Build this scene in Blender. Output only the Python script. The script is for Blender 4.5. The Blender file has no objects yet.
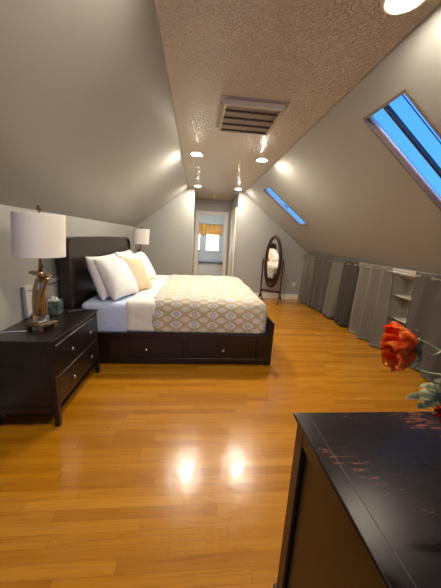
import bpy, bmesh, math, random
from mathutils import Vector, Matrix, noise
PI = math.pi
S = bpy.context.scene
COL = S.collection
R = math.radians
random.seed(7)

# ------------------------------------------------------------------ camera
FPX, YAW, PITCH, ROLL, CAMZ = 262.0, R(5.6), R(11.95), R(3.12), 1.40
_f = Vector((math.sin(YAW)*math.cos(PITCH), math.cos(YAW)*math.cos(PITCH), -math.sin(PITCH)))
_r = Vector((math.cos(YAW), -math.sin(YAW), 0))
_u = _r.cross(_f)
_r2 = math.cos(ROLL)*_r + math.sin(ROLL)*_u
_u2 = -math.sin(ROLL)*_r + math.cos(ROLL)*_u
cd = bpy.data.cameras.new('camera')
cam = bpy.data.objects.new('camera', cd)
COL.objects.link(cam)
cd.sensor_fit = 'HORIZONTAL'; cd.sensor_width = 36; cd.lens = 36*FPX/441
cd.clip_start = .02
M4 = Matrix((_r2, _u2, -_f)).transposed().to_4x4()
M4.translation = (0, 0, CAMZ)
cam.matrix_world = M4
S.camera = cam

# ------------------------------------------------------------------ world (clear dusk sky)
SKY_STRENGTH = 2.2
REAR_SKY_BOOST = 2.0
W = bpy.data.worlds.new('world'); S.world = W; W.use_nodes = True
wn, wl = W.node_tree.nodes, W.node_tree.links
wn.clear()
wo = wn.new('ShaderNodeOutputWorld'); wb = wn.new('ShaderNodeBackground')
wt = wn.new('ShaderNodeTexCoord'); ws = wn.new('ShaderNodeSeparateXYZ'); wr = wn.new('ShaderNodeValToRGB')
wr.color_ramp.elements[0].position = 0; wr.color_ramp.elements[0].color = (.05, .22, .66, 1)
wr.color_ramp.elements[1].position = .8; wr.color_ramp.elements[1].color = (.034, .165, .54, 1)
wl.new(wt.outputs['Generated'], ws.inputs[0]); wl.new(ws.outputs['Z'], wr.inputs[0])
# sky behind the camera is boosted to send blue light through the added window
wm = wn.new('ShaderNodeMapRange'); wm.inputs[1].default_value = -1; wm.inputs[2].default_value = .1
wm.inputs[3].default_value = SKY_STRENGTH*REAR_SKY_BOOST; wm.inputs[4].default_value = SKY_STRENGTH
wl.new(ws.outputs['Y'], wm.inputs[0]); wl.new(wm.outputs[0], wb.inputs[1])
wl.new(wr.outputs[0], wb.inputs[0])
wl.new(wb.outputs[0], wo.inputs[0])

# ------------------------------------------------------------------ exposure
S.view_settings.view_transform = 'Standard'
S.view_settings.look = 'None'
S.view_settings.gamma = 1
S.view_settings.use_curve_mapping = False
S.view_settings.exposure = 0.22
LAMP_L = 1350.0            # emission of the recessed ceiling bulbs
LAMP_C = (1.0, .87, .69)
S.cycles.max_bounces = 8
S.cycles.diffuse_bounces = 5
S.cycles.sample_clamp_indirect = 4

# ------------------------------------------------------------------ materials
def nmat(name):
    m = bpy.data.materials.new(name); m.use_nodes = True
    return m, m.node_tree.nodes, m.node_tree.links, m.node_tree.nodes['Principled BSDF']

def math_n(n, l, op, a, b=None, c=None):
    k = n.new('ShaderNodeMath'); k.operation = op
    for i, v in enumerate((a, b, c)):
        if v is None: continue
        if isinstance(v, (int, float)): k.inputs[i].default_value = v
        else: l.new(v, k.inputs[i])
    return k.outputs[0]

def ramp(n, l, fac, stops, interp='LINEAR'):
    k = n.new('ShaderNodeValToRGB'); k.color_ramp.interpolation = interp
    e = k.color_ramp.elements
    while len(e) < len(stops): e.new(.5)
    for i, (p, c) in enumerate(stops):
        e[i].position = p; e[i].color = (*c, 1)
    l.new(fac, k.inputs[0])
    return k.outputs[0]

def simple(name, col, rough=.5, metal=0., bump=0., bscale=200., var=.0, vscale=6., coat=0., spec=None, sheen=0., trans=0., ior=None, stretch=None, bdist=.002):
    m, n, l, p = nmat(name)
    p.inputs['Base Color'].default_value = (*col, 1)
    p.inputs['Roughness'].default_value = rough
    p.inputs['Metallic'].default_value = metal
    if coat: p.inputs['Coat Weight'].default_value = coat
    if spec is not None: p.inputs['Specular IOR Level'].default_value = spec
    if sheen: p.inputs['Sheen Weight'].default_value = sheen
    if trans: p.inputs['Transmission Weight'].default_value = trans
    if ior: p.inputs['IOR'].default_value = ior
    tc = n.new('ShaderNodeTexCoord')
    src = tc.outputs['Object']
    if stretch:
        mp = n.new('ShaderNodeMapping'); mp.inputs['Scale'].default_value = stretch
        l.new(src, mp.inputs[0]); src = mp.outputs[0]
    if var:
        nz = n.new('ShaderNodeTexNoise'); nz.inputs['Scale'].default_value = vscale; nz.inputs['Detail'].default_value = 4
        l.new(src, nz.inputs['Vector'])
        lo = tuple(c*(1-var) for c in col); hi = tuple(min(1, c*(1+var)) for c in col)
        l.new(ramp(n, l, nz.outputs['Fac'], [(.3, lo), (.7, hi)]), p.inputs['Base Color'])
    if bump:
        nb = n.new('ShaderNodeTexNoise'); nb.inputs['Scale'].default_value = bscale; nb.inputs['Detail'].default_value = 3
        l.new(src, nb.inputs['Vector'])
        b = n.new('ShaderNodeBump'); b.inputs['Strength'].default_value = bump; b.inputs['Distance'].default_value = bdist
        l.new(nb.outputs['Fac'], b.inputs['Height']); l.new(b.outputs[0], p.inputs['Normal'])
    return m

WALL = simple('wall_paint', (.365, .370, .352), .42, bump=.12, bscale=260, bdist=.001)
SLOPE = WALL
TRIM = simple('white_trim_paint', (.74, .71, .64), .35)
PLATE = simple('white_plastic', (.70, .69, .66), .4)
BLACKWOOD = simple('espresso_wood', (.013, .0085, .0075), .30, var=.35, vscale=5, stretch=(1, 6, 6), bump=.05, bscale=90)
BEDWOOD = simple('dark_bed_wood', (.016, .009, .0065), .34, var=.35, vscale=5, stretch=(1, 6, 6), bump=.05, bscale=90)
REDWOOD = simple('cherry_wood', (.034, .007, .005), .28, var=.3, vscale=12)
CHROME = simple('polished_knob_metal', (.82, .81, .79), .18, 1)
STEEL = simple('rod_metal', (.42, .40, .38), .3, 1)
SHEET = simple('pale_blue_cotton', (.58, .69, .92), .75, bump=.25, bscale=14, bdist=.02, sheen=.2)  # white fitted sheet, with the blue light cast put into its colour
FOLD = simple('cream_cotton', (.80, .78, .73), .75, bump=.25, bscale=18, bdist=.02, sheen=.2)
PILLOWC = simple('white_pillow_cotton', (.80, .80, .80), .75, bump=.3, bscale=10, bdist=.02, sheen=.2)
TAN = simple('tan_textured_cotton', (.62, .49, .33), .8, var=.12, vscale=40, bump=.6, bscale=90, bdist=.004, sheen=.3)
SHADE = simple('linen_lampshade', (.84, .82, .77), .8, var=.03, vscale=120, bump=.15, bscale=500)
BRASS = simple('antique_brass', (.20, .145, .085), .35, .7, var=.3, vscale=60)
AMBER = simple('amber_glass', (.33, .20, .07), .08, .8, coat=1.0, var=.25, vscale=9)
CRYSTAL = simple('clear_crystal', (.92, .93, .92), .02, trans=1, ior=1.5)
MIRROR = simple('mirror_silver', (.9, .9, .9), .015, 1)
DARKBACK = simple('dark_void', (.03, .028, .026), .8)

def floor_mat():
    m, n, l, p = nmat('oak_strip_floor')
    tc = n.new('ShaderNodeTexCoord'); sp = n.new('ShaderNodeSeparateXYZ'); l.new(tc.outputs['Object'], sp.inputs[0])
    WD = .057
    v = math_n(n, l, 'DIVIDE', sp.outputs['Y'], WD); row = math_n(n, l, 'FLOOR', v)
    wn1 = n.new('ShaderNodeTexWhiteNoise'); wn1.noise_dimensions = '1D'; l.new(row, wn1.inputs['W'])
    off = math_n(n, l, 'MULTIPLY', wn1.outputs['Value'], 9.7)
    u = math_n(n, l, 'DIVIDE', math_n(n, l, 'ADD', sp.outputs['X'], off), .82); idx = math_n(n, l, 'FLOOR', u)
    cb = n.new('ShaderNodeCombineXYZ'); l.new(row, cb.inputs[0]); l.new(idx, cb.inputs[1])
    wn2 = n.new('ShaderNodeTexWhiteNoise'); wn2.noise_dimensions = '3D'; l.new(cb.outputs[0], wn2.inputs['Vector'])
    base = ramp(n, l, wn2.outputs['Value'], [(0, (.335, .128, .005)), (.3, (.40, .162, .006)), (.75, (.445, .186, .008)), (1, (.51, .225, .015))])
    # grain
    cb2 = n.new('ShaderNodeCombineXYZ')
    l.new(math_n(n, l, 'ADD', math_n(n, l, 'MULTIPLY', sp.outputs['X'], 2.2), math_n(n, l, 'MULTIPLY', wn2.outputs['Value'], 37)), cb2.inputs[0])
    l.new(math_n(n, l, 'MULTIPLY', sp.outputs['Y'], 46), cb2.inputs[1])
    l.new(math_n(n, l, 'MULTIPLY', wn2.outputs['Value'], 13), cb2.inputs[2])
    gz = n.new('ShaderNodeTexNoise'); gz.inputs['Scale'].default_value = 1.3; gz.inputs['Detail'].default_value = 6; gz.inputs['Distortion'].default_value = 1.2
    l.new(cb2.outputs[0], gz.inputs['Vector'])
    gr = ramp(n, l, gz.outputs['Fac'], [(.28, (.68, .60, .50)), (.45, (.94, .92, .88)), (.7, (1.08, 1.08, 1.08))])
    mx = n.new('ShaderNodeMix'); mx.data_type = 'RGBA'; mx.blend_type = 'MULTIPLY'; mx.inputs[0].default_value = .85
    l.new(base, mx.inputs[6]); l.new(gr, mx.inputs[7])
    # joints
    fv = math_n(n, l, 'FRACT', v); fu = math_n(n, l, 'FRACT', u)
    gap = math_n(n, l, 'MAXIMUM', math_n(n, l, 'LESS_THAN', fv, .022), math_n(n, l, 'LESS_THAN', fu, .0022))
    mx2 = n.new('ShaderNodeMix'); mx2.data_type = 'RGBA'; mx2.inputs[7].default_value = (.12, .045, .01, 1)
    l.new(math_n(n, l, 'MULTIPLY', gap, .75), mx2.inputs[0]); l.new(mx.outputs[2], mx2.inputs[6])
    l.new(mx2.outputs[2], p.inputs['Base Color'])
    p.inputs['Roughness'].default_value = .24
    p.inputs['Coat Weight'].default_value = .22; p.inputs['Coat Roughness'].default_value = .10
    # slight waviness of the varnish
    nb = n.new('ShaderNodeTexNoise'); nb.inputs['Scale'].default_value = 9; nb.inputs['Detail'].default_value = 3
    l.new(tc.outputs['Object'], nb.inputs['Vector'])
    b = n.new('ShaderNodeBump'); b.inputs['Strength'].default_value = .22; b.inputs['Distance'].default_value = .01
    l.new(nb.outputs['Fac'], b.inputs['Height']); l.new(b.outputs[0], p.inputs['Normal']); l.new(b.outputs[0], p.inputs['Coat Normal'])
    return m
FLOOR = floor_mat()

def ceiling_mat():
    m, n, l, p = nmat('popcorn_ceiling')
    p.inputs['Base Color'].default_value = (.95, .88, .75, 1)
    p.inputs['Roughness'].default_value = .33
    tc = n.new('ShaderNodeTexCoord')
    a = n.new('ShaderNodeTexNoise'); a.inputs['Scale'].default_value = 62; a.inputs['Detail'].default_value = 2; a.inputs['Distortion'].default_value = .6
    l.new(tc.outputs['Object'], a.inputs['Vector'])
    h = ramp(n, l, a.outputs['Fac'], [(.42, (0, 0, 0)), (.62, (1, 1, 1))], 'EASE')
    b = n.new('ShaderNodeBump'); b.inputs['Strength'].default_value = 1.0; b.inputs['Distance'].default_value = .020
    l.new(h, b.inputs['Height']); l.new(b.outputs[0], p.inputs['Normal'])
    return m
CEIL = ceiling_mat()

def comforter_mat():
    m, n, l, p = nmat('patterned_comforter')
    uv = n.new('ShaderNodeUVMap'); uv.uv_map = 'cloth'
    sp = n.new('ShaderNodeSeparateXYZ'); l.new(uv.outputs[0], sp.inputs[0])
    u = math_n(n, l, 'DIVIDE', sp.outputs[0], .197); v = math_n(n, l, 'DIVIDE', sp.outputs[1], .118)
    tu = math_n(n, l, 'PINGPONG', u, .5); tv = math_n(n, l, 'PINGPONG', v, .5)
    D = math_n(n, l, 'MULTIPLY_ADD', tv, .6, tu)                     # 0 at diamond sites, 1 at oval sites
    cu = math_n(n, l, 'COSINE', math_n(n, l, 'MULTIPLY', u, 2*PI)); cv = math_n(n, l, 'COSINE', math_n(n, l, 'MULTIPLY', v, 2*PI))
    g = math_n(n, l, 'MULTIPLY_ADD', math_n(n, l, 'ADD', cu, cv), .25, .5)
    white = (.70, .68, .63); tan = (.47, .39, .24); pale = (.66, .60, .54); blue = (.22, .26, .34)
    c1 = ramp(n, l, g, [(0, pale), (.12, pale), (.135, tan), (.155, tan), (.17, white), (.24, white), (.255, tan), (.62, tan), (.66, white)])
    c2 = ramp(n, l, D, [(0, (.66, .66, .68)), (.10, (.66, .66, .68)), (.11, blue), (.165, blue), (.175, white), (.24, white), (.25, white)])
    mxp = n.new('ShaderNodeMix'); mxp.data_type = 'RGBA'
    l.new(math_n(n, l, 'LESS_THAN', D, .235), mxp.inputs[0]); l.new(c1, mxp.inputs[6]); l.new(c2, mxp.inputs[7])
    c = mxp.outputs[2]
    l.new(c, p.inputs['Base Color'])
    p.inputs['Roughness'].default_value = .8; p.inputs['Sheen Weight'].default_value = .2
    tc = n.new('ShaderNodeTexCoord')
    nb = n.new('ShaderNodeTexNoise'); nb.inputs['Scale'].default_value = 9; nb.inputs['Detail'].default_value = 4
    l.new(tc.outputs['Object'], nb.inputs['Vector'])
    b = n.new('ShaderNodeBump'); b.inputs['Strength'].default_value = .35; b.inputs['Distance'].default_value = .03
    l.new(nb.outputs['Fac'], b.inputs['Height']); l.new(b.outputs[0], p.inputs['Normal'])
    return m
COMF = comforter_mat()

def desk_top_mat():
    m, n, l, p = nmat('distressed_black_lacquer')
    tc = n.new('ShaderNodeTexCoord')
    mp = n.new('ShaderNodeMapping'); mp.inputs['Scale'].default_value = (1.0, 4.5, 1); l.new(tc.outputs['Object'], mp.inputs[0])
    a = n.new('ShaderNodeTexNoise'); a.inputs['Scale'].default_value = 20; a.inputs['Detail'].default_value = 8; a.inputs['Roughness'].default_value = .75
    l.new(mp.outputs[0], a.inputs['Vector'])
    big = n.new('ShaderNodeTexNoise'); big.inputs['Scale'].default_value = 5; big.inputs['Detail'].default_value = 1
    l.new(tc.outputs['Object'], big.inputs['Vector'])
    s = math_n(n, l, 'ADD', a.outputs['Fac'], math_n(n, l, 'MULTIPLY', math_n(n, l, 'SUBTRACT', big.outputs['Fac'], .5), .9))
    c = ramp(n, l, s, [(.0, (.006, .005, .006)), (.66, (.010, .007, .008)), (.70, (.13, .045, .025)), (.8, (.17, .07, .035))])
    l.new(c, p.inputs['Base Color'])
    l.new(math_n(n, l, 'MULTIPLY_ADD', a.outputs['Fac'], .3, .16), p.inputs['Roughness'])
    p.inputs['Specular IOR Level'].default_value = .14
    b = n.new('ShaderNodeBump'); b.inputs['Strength'].default_value = .12; b.inputs['Distance'].default_value = .002
    l.new(a.outputs['Fac'], b.inputs['Height']); l.new(b.outputs[0], p.inputs['Normal'])
    return m
DESKTOP = desk_top_mat()
DESKSIDE = simple('brown_black_lacquer', (.024, .014, .008), .4, var=.2, vscale=8)

def emis(name, col, s):
    m, n, l, p = nmat(name)
    p.inputs['Base Color'].default_value = (*col, 1)
    p.inputs['Emission Color'].default_value = (*col, 1); p.inputs['Emission Strength'].default_value = s
    return m
BULB = emis('lit_bulb', LAMP_C, LAMP_L)
BULB_DIM = emis('lit_bulb_dimmer', LAMP_C, LAMP_L*.6)

def curtain_mat(name, col):
    return simple(name, col, .6, var=.10, vscale=60, bump=.3, bscale=350, bdist=.001, sheen=.08)
CUR_L = curtain_mat('light_taupe_velvet', (.28, .25, .22))
CUR_M = curtain_mat('taupe_velvet', (.15, .13, .118))
CUR_D = curtain_mat('dark_taupe_velvet', (.085, .074, .067))

# ------------------------------------------------------------------ mesh helpers
def BM(): return bmesh.new()

def obj(name, bm, mat, parent=None, smooth=False, angle=None):
    bmesh.ops.recalc_face_normals(bm, faces=bm.faces)
    me = bpy.data.meshes.new(name); bm.to_mesh(me); bm.free()
    me.materials.append(mat)
    if smooth or angle:
        for f in me.polygons: f.use_smooth = True
        if angle: me.set_sharp_from_angle(angle=R(angle))
    o = bpy.data.objects.new(name, me); COL.objects.link(o)
    if parent: o.parent = parent
    return o

def thing(name, label, cat, loc=(0, 0, 0), rotz=0, group=None):
    o = bpy.data.objects.new(name, None); COL.objects.link(o)
    o.location = loc; o.rotation_euler = (0, 0, rotz); o.empty_display_size = .1
    o['label'] = label; o['category'] = cat
    if group: o['group'] = group
    return o

def tag(o, label, cat, group=None):
    o['label'] = label; o['category'] = cat
    if group: o['group'] = group
    return o

def struct(name, bm, mat, **k):
    o = obj(name, bm, mat, **k); o['kind'] = 'structure'; return o

def box(bm, x0, x1, y0, y1, z0, z1, bev=0., seg=1, M=None):
    g = bmesh.ops.create_cube(bm, size=1)
    vs = g['verts']
    for v in vs:
        v.co = Vector(((x0+x1)/2+v.co.x*(x1-x0), (y0+y1)/2+v.co.y*(y1-y0), (z0+z1)/2+v.co.z*(z1-z0)))
    if bev > 0:
        es = list({e for v in vs for e in v.link_edges})
        r = bmesh.ops.bevel(bm, geom=es, offset=bev, segments=seg, profile=.5, affect='EDGES')
        vs = r['verts'] if M is not None else vs
        if M is not None: vs = list({v for f in r['faces'] for v in f.verts} | {v for v in vs if v.is_valid})
    if M is not None:
        for v in vs: v.co = M @ v.co
    return bm

def prism(bm, poly, axis, a, b):
    """extrude a 2-D polygon along axis from a to b"""
    def P(p, t):
        if axis == 'y': return Vector((p[0], t, p[1]))
        if axis == 'x': return Vector((t, p[0], p[1]))
        return Vector((p[0], p[1], t))
    va = [bm.verts.new(P(p, a)) for p in poly]; vb = [bm.verts.new(P(p, b)) for p in poly]
    n = len(poly)
    bm.faces.new(va); bm.faces.new(vb[::-1])
    for i in range(n): bm.faces.new((va[i], va[(i+1) % n], vb[(i+1) % n], vb[i]))
    return bm

def holed_slab(bm, fn, us, vs, t, skip):
    """grid slab: cells between us and vs, thickness t, without the cells in skip; fn(u,v,w)->point"""
    for i in range(len(us)-1):
        for j in range(len(vs)-1):
            if (i, j) in skip: continue
            c = [bm.verts.new(fn(u, v, w)) for w in (0, t) for u, v in ((us[i], vs[j]), (us[i+1], vs[j]), (us[i+1], vs[j+1]), (us[i], vs[j+1]))]
            for q in ((0, 1, 2, 3), (7, 6, 5, 4), (0, 4, 5, 1), (1, 5, 6, 2), (2, 6, 7, 3), (3, 7, 4, 0)):
                bm.faces.new([c[k] for k in q])
    bmesh.ops.remove_doubles(bm, verts=bm.verts, dist=1e-5)
    # drop interior duplicate faces between neighbouring cells
    seen = {}
    for f in list(bm.faces):
        key = tuple(sorted(v.index for v in f.verts))
        seen.setdefault(key, []).append(f)
    bm.verts.index_update()
    seen = {}
    for f in bm.faces: seen.setdefault(tuple(sorted(v.index for v in f.verts)), []).append(f)
    bmesh.ops.delete(bm, geom=[f for l in seen.values() if len(l) > 1 for f in l], context='FACES_ONLY')
    return bm

def lathe(bm, prof, n=24, c=(0, 0, 0), M=None, cap=True):
    rings = []
    for r, z in prof:
        ring = []
        for i in range(n):
            p = Vector((r*math.cos(2*PI*i/n), r*math.sin(2*PI*i/n), z))
            if M is not None: p = M @ p
            ring.append(bm.verts.new(p+Vector(c)))
        rings.append(ring)
    for a, b in zip(rings, rings[1:]):
        for i in range(n): bm.faces.new((a[i], a[(i+1) % n], b[(i+1) % n], b[i]))
    if cap: bm.faces.new(rings[0][::-1]); bm.faces.new(rings[-1])
    return bm

def tube(bm, pts, rad, n=10, closed=False, squash=None):
    pts = [Vector(p) for p in pts]; N = len(pts)
    if not isinstance(rad, (list, tuple)): rad = [rad]*N
    rings = []; up = None
    for i, p in enumerate(pts):
        if closed: t = (pts[(i+1) % N]-pts[i-1]).normalized()
        else: t = (pts[min(i+1, N-1)]-pts[max(i-1, 0)]).normalized()
        if up is None:
            up = Vector((0, 0, 1)) if abs(t.z) < .9 else Vector((1, 0, 0))
        a = (up - t*up.dot(t)).normalized(); b = t.cross(a); up = a
        rings.append([bm.verts.new(p+rad[i]*(math.cos(2*PI*k/n)*a+math.sin(2*PI*k/n)*b*(squash or 1))) for k in range(n)])
    for i in range(N if closed else N-1):
        a, b = rings[i], rings[(i+1) % N]
        for k in range(n): bm.faces.new((a[k], a[(k+1) % n], b[(k+1) % n], b[k]))
    if not closed: bm.faces.new(rings[0][::-1]); bm.faces.new(rings[-1])
    return bm

def catmull(P, k=6, vals=None):
    P = [Vector(p) for p in P]; out = []; vo = []
    for i in range(len(P)-1):
        p0, p1, p2, p3 = P[max(i-1, 0)], P[i], P[i+1], P[min(i+2, len(P)-1)]
        for j in range(k):
            t = j/k
            out.append(.5*((2*p1)+(p2-p0)*t+(2*p0-5*p1+4*p2-p3)*t*t+(3*p1-p0-3*p2+p3)*t**3))
            if vals: vo.append(vals[i]*(1-t)+vals[i+1]*t)
    out.append(P[-1])
    if vals: vo.append(vals[-1]); return out, vo
    return out

# ------------------------------------------------------------------ room shell
XL, XR = -1.42, 2.76          # knee walls
CL, CR, CZ = -.24, 1.03, 2.46  # flat ceiling
ZK, ZKR = 1.555, 1.128        # knee heights left / right
Y0, Y1 = -2.2, 6.30           # rear wall, far wall
HX0, HX1, HY = -.10, .92, 7.8  # hall
T = .12

bm = BM(); box(bm, XL-.1, XR+.35, Y0-.1, 10.7, -.12, 0)
floor_ = struct('floor', bm, FLOOR)
floor_.data.materials  # strips run across the room

# flat ceiling, with a recess behind the vent
VX0, VX1, VY0, VY1 = .17, .65, 2.27, 2.80
bm = BM()
us = [CL, VX0+.03, VX1-.03, CR]; vs_ = [Y0, VY0+.03, VY1-.03, Y1]
holed_slab(bm, lambda u, v, w: Vector((u, v, CZ+w)), us, vs_, T, {(1, 1)})
struct('ceiling', bm, CEIL)
bm = BM(); box(bm, HX0-.14, HX1+.11, Y1, HY+.1, CZ, CZ+T)
struct('ceiling_hall', bm, CEIL)

# left slope
def slope(bm, a, b, y0, y1, t):
    d = (Vector((b[0], 0, b[1]))-Vector((a[0], 0, a[1]))).normalized()
    nrm = Vector((-d.z, 0, d.x))
    if nrm.z < 0: nrm = -nrm
    return d, nrm
aL = (CL, CZ); bL = (XL, ZK)
dL = (Vector((bL[0], 0, bL[1]))-Vector((aL[0], 0, aL[1]))); LL = dL.length; dL.normalize()
nL = Vector((-abs(dL.z), 0, abs(dL.x)))
bm = BM(); holed_slab(bm, lambda u, v, w: Vector((aL[0], 0, aL[1]))+dL*v+nL*w+Vector((0, u, 0)), [Y0, Y1], [0, LL+.12], T, set())
struct('ceiling_slope_left', bm, SLOPE)
# right slope with two skylight openings
aR = Vector((CR, 0, CZ)); bR = Vector((XR, 0, ZKR))
dR = (bR-aR); LR = dR.length; dR.normalize(); nR = Vector((abs(dR.z), 0, abs(dR.x)))
def onR(u, v, w): return aR+dR*v+nR*w+Vector((0, u, 0))
SKY = [(1.69, 2.075), (4.76, 5.11)]
V0, V1 = .227, 1.20
us = [Y0, SKY[0][0], SKY[0][1], SKY[1][0], SKY[1][1], Y1]
bm = BM(); holed_slab(bm, onR, us, [0, V0, V1, LR+.34], .045, {(1, 1), (3, 1)})
struct('ceiling_slope_right', bm, SLOPE)

# knee walls
bm = BM(); box(bm, XL-.1, XL, Y0, Y1, 0, ZK); struct('wall_left', bm, WALL)
SY0, SY1 = 2.28, 4.25        # built-in shelves
bm = BM()
for a, b in ((Y0, SY0), (SY1, Y1)): box(bm, XR, XR+.1, a, b, 0, ZKR)
box(bm, 2.955, 3.05, SY0-.1, SY1+.1, 0, .98)
struct('wall_right', bm, WALL)
# far wall, gable shaped, with the hall opening
bm = BM()
prism(bm, [(XL-.1, 0), (HX0, 0), (HX0, CZ), (CL, CZ), (XL-.1, ZK-.077)], 'y', Y1, Y1+.1)
prism(bm, [(HX1, 0), (XR+.1, 0), (XR+.1, ZKR-.077), (CR, CZ), (HX1, CZ)], 'y', Y1, Y1+.1)
struct('wall_far', bm, WALL)
RW = (-1.05, .25, .75, 2.05)   # unseen window added to the rear gable for evening light: x0, x1, z0, z1
bm = BM()
prism(bm, [(XL-.1, 0), (XR+.1, 0), (XR+.1, RW[2]), (XL-.1, RW[2])], 'y', Y0-.1, Y0)
zl = lambda x: CZ-(CL-x)*(CZ-ZK)/(CL-XL)
prism(bm, [(XL-.1, RW[2]), (RW[0], RW[2]), (RW[0], zl(RW[0])+.05), (XL-.1, zl(XL-.1)+.05)], 'y', Y0-.1, Y0)
prism(bm, [(RW[1], RW[2]), (XR+.1, RW[2]), (XR+.1, ZKR), (CR, CZ+.1), (RW[1], CZ+.1)], 'y', Y0-.1, Y0)
prism(bm, [(-.70, RW[3]), (RW[1], RW[3]), (RW[1], CZ+.1), (CL, CZ+.1), (-.70, zl(-.70)+.06)], 'y', Y0-.1, Y0)
struct('wall_rear', bm, WALL)
bm = BM(); a_, b_, c_, d_ = RW
for q in ((a_-.06, a_, c_-.06, 1.80), (b_, b_+.06, c_-.06, d_+.0), (a_-.06, b_+.06, c_-.06, c_), (-.70, b_+.06, d_, d_+.06), ((a_+b_)/2-.02, (a_+b_)/2+.02, c_, d_), (a_, b_, 1.38, 1.42)):
    box(bm, q[0], q[1], Y0, Y0+.02, q[2], q[3], .003)
wrear = struct('window_5', bm, TRIM)
# hall
bm = BM(); box(bm, HX0-.1, HX0, Y1+.1, HY, 0, CZ); struct('wall_hall_left', bm, WALL)
bm = BM(); box(bm, HX1, HX1+.1, Y1+.1, HY, 0, CZ); struct('wall_hall_right', bm, WALL)
DX0, DX1, DZ = -.005, .80, 2.06
bm = BM(); holed_slab(bm, lambda u, v, w: Vector((u, HY+w, v)), [-1.6, DX0, DX1, 2.6], [0, DZ, CZ], .1, {(1, 0)})
struct('wall_hall_end', bm, WALL)

# baseboards
bm = BM()
box(bm, HX1+.0, XR, Y1-.018, Y1, 0, .12, .003); box(bm, HX1, XR, Y1-.026, Y1-.018, 0, .02, .002)
struct('baseboard_far', bm, TRIM)
bm = BM(); box(bm, XL, HX0, Y1-.018, Y1, 0, .12, .003); struct('baseboard_far.001', bm, TRIM)
bm = BM(); box(bm, XL, XL+.018, Y0, Y1-.018, 0, .12, .003); struct('baseboard_left', bm, TRIM)
bm = BM()
box(bm, XR-.018, XR, Y0, SY0, 0, .12, .003); box(bm, XR-.018, XR, SY1, Y1-.03, 0, .12, .003)
struct('baseboard_right', bm, TRIM)
# thin corner bead where the flat ceiling meets the slopes
bm = BM(); box(bm, CL-.004, CL+.006, Y0, Y1-.001, CZ-.004, CZ+.002); struct('trim_1', bm, WALL)
bm = BM(); box(bm, CR-.006, CR+.004, Y0, Y1-.001, CZ-.004, CZ+.002); struct('trim_2', bm, WALL)

# hall end door casing
def casing(name, x0, x1, zt, y, w=.07, mat=TRIM, d=.02):
    bm = BM()
    for a, b in ((x0-w, x0), (x1, x1+w)):
        box(bm, a, b, y-d, y, 0, zt, .004); box(bm, a+.01, b-.03, y-d-.008, y-d, 0, zt, .003)
    box(bm, x0-w, x1+w, y-d, y, zt, zt+w+.01, .004)
    box(bm, x0-w+.01, x1+w-.01, y-d-.008, y-d, zt+.03, zt+w, .003)
    return bm
o = struct('trim_3', casing('c', DX0, DX1, DZ, HY), TRIM)
bm = BM(); box(bm, DX0, DX0+.012, HY-.001, HY+.101, 0, DZ); box(bm, DX1-.012, DX1, HY-.001, HY+.101, 0, DZ); box(bm, DX0, DX1, HY-.001, HY+.101, DZ-.012, DZ)
struct('trim_4', bm, TRIM)
# open door leaf, folded back into the far room
bm = BM(); box(bm, DX0+.014, DX0+.05, HY+.105, HY+.86, .01, DZ-.02, .003)
for z0, z1 in ((.2, .95), (1.1, 1.9)): box(bm, DX0+.05, DX0+.056, HY+.2, HY+.76, z0, z1, .004)
d1 = struct('door_1', bm, TRIM)
bm = BM(); lathe(bm, [(.012, 0), (.012, .03), (.027, .04), (.03, .055), (.02, .068)], 16, M=Matrix.Rotation(PI/2, 4, 'Y'), c=(DX0+.05, HY+.80, 1.0))
obj('door_knob', bm, STEEL, d1, smooth=True)
for z in (.3, 1.15, 1.8):
    bm = BM(); tube(bm, [(DX0+.056, HY+.104, z-.045), (DX0+.056, HY+.104, z+.045)], .008, 8)
    obj('hinge', bm, STEEL, d1)
# side door in the hall's right wall
bm = BM()
SDY0, SDY1 = 6.52, 7.25
for a, b in ((SDY0-.08, SDY0), (SDY1, SDY1+.08)):
    box(bm, HX1-.022, HX1, a, b, 0, 2.06, .004); box(bm, HX1-.03, HX1-.022, a+.01, b-.01, 0, 2.06, .003)
box(bm, HX1-.022, HX1, SDY0-.08, SDY1+.08, 2.06, 2.14, .004); box(bm, HX1-.03, HX1-.022, SDY0-.07, SDY1+.07, 2.08, 2.13, .003)
struct('trim_5', bm, TRIM)
bm = BM(); box(bm, HX1-.010, HX1-.0005, SDY0, SDY1, .01, 2.06, .002)
for z0, z1 in ((.2, .9), (1.05, 1.9)): box(bm, HX1-.014, HX1-.010, SDY0+.12, SDY1-.12, z0, z1, .002)
struct('door_2', bm, TRIM)
# white corner edge of the hall opening
bm = BM(); box(bm, HX0-.004, HX0+.004, Y1-.004, Y1+.004, 0, CZ); struct('trim_6', bm, TRIM)

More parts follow.
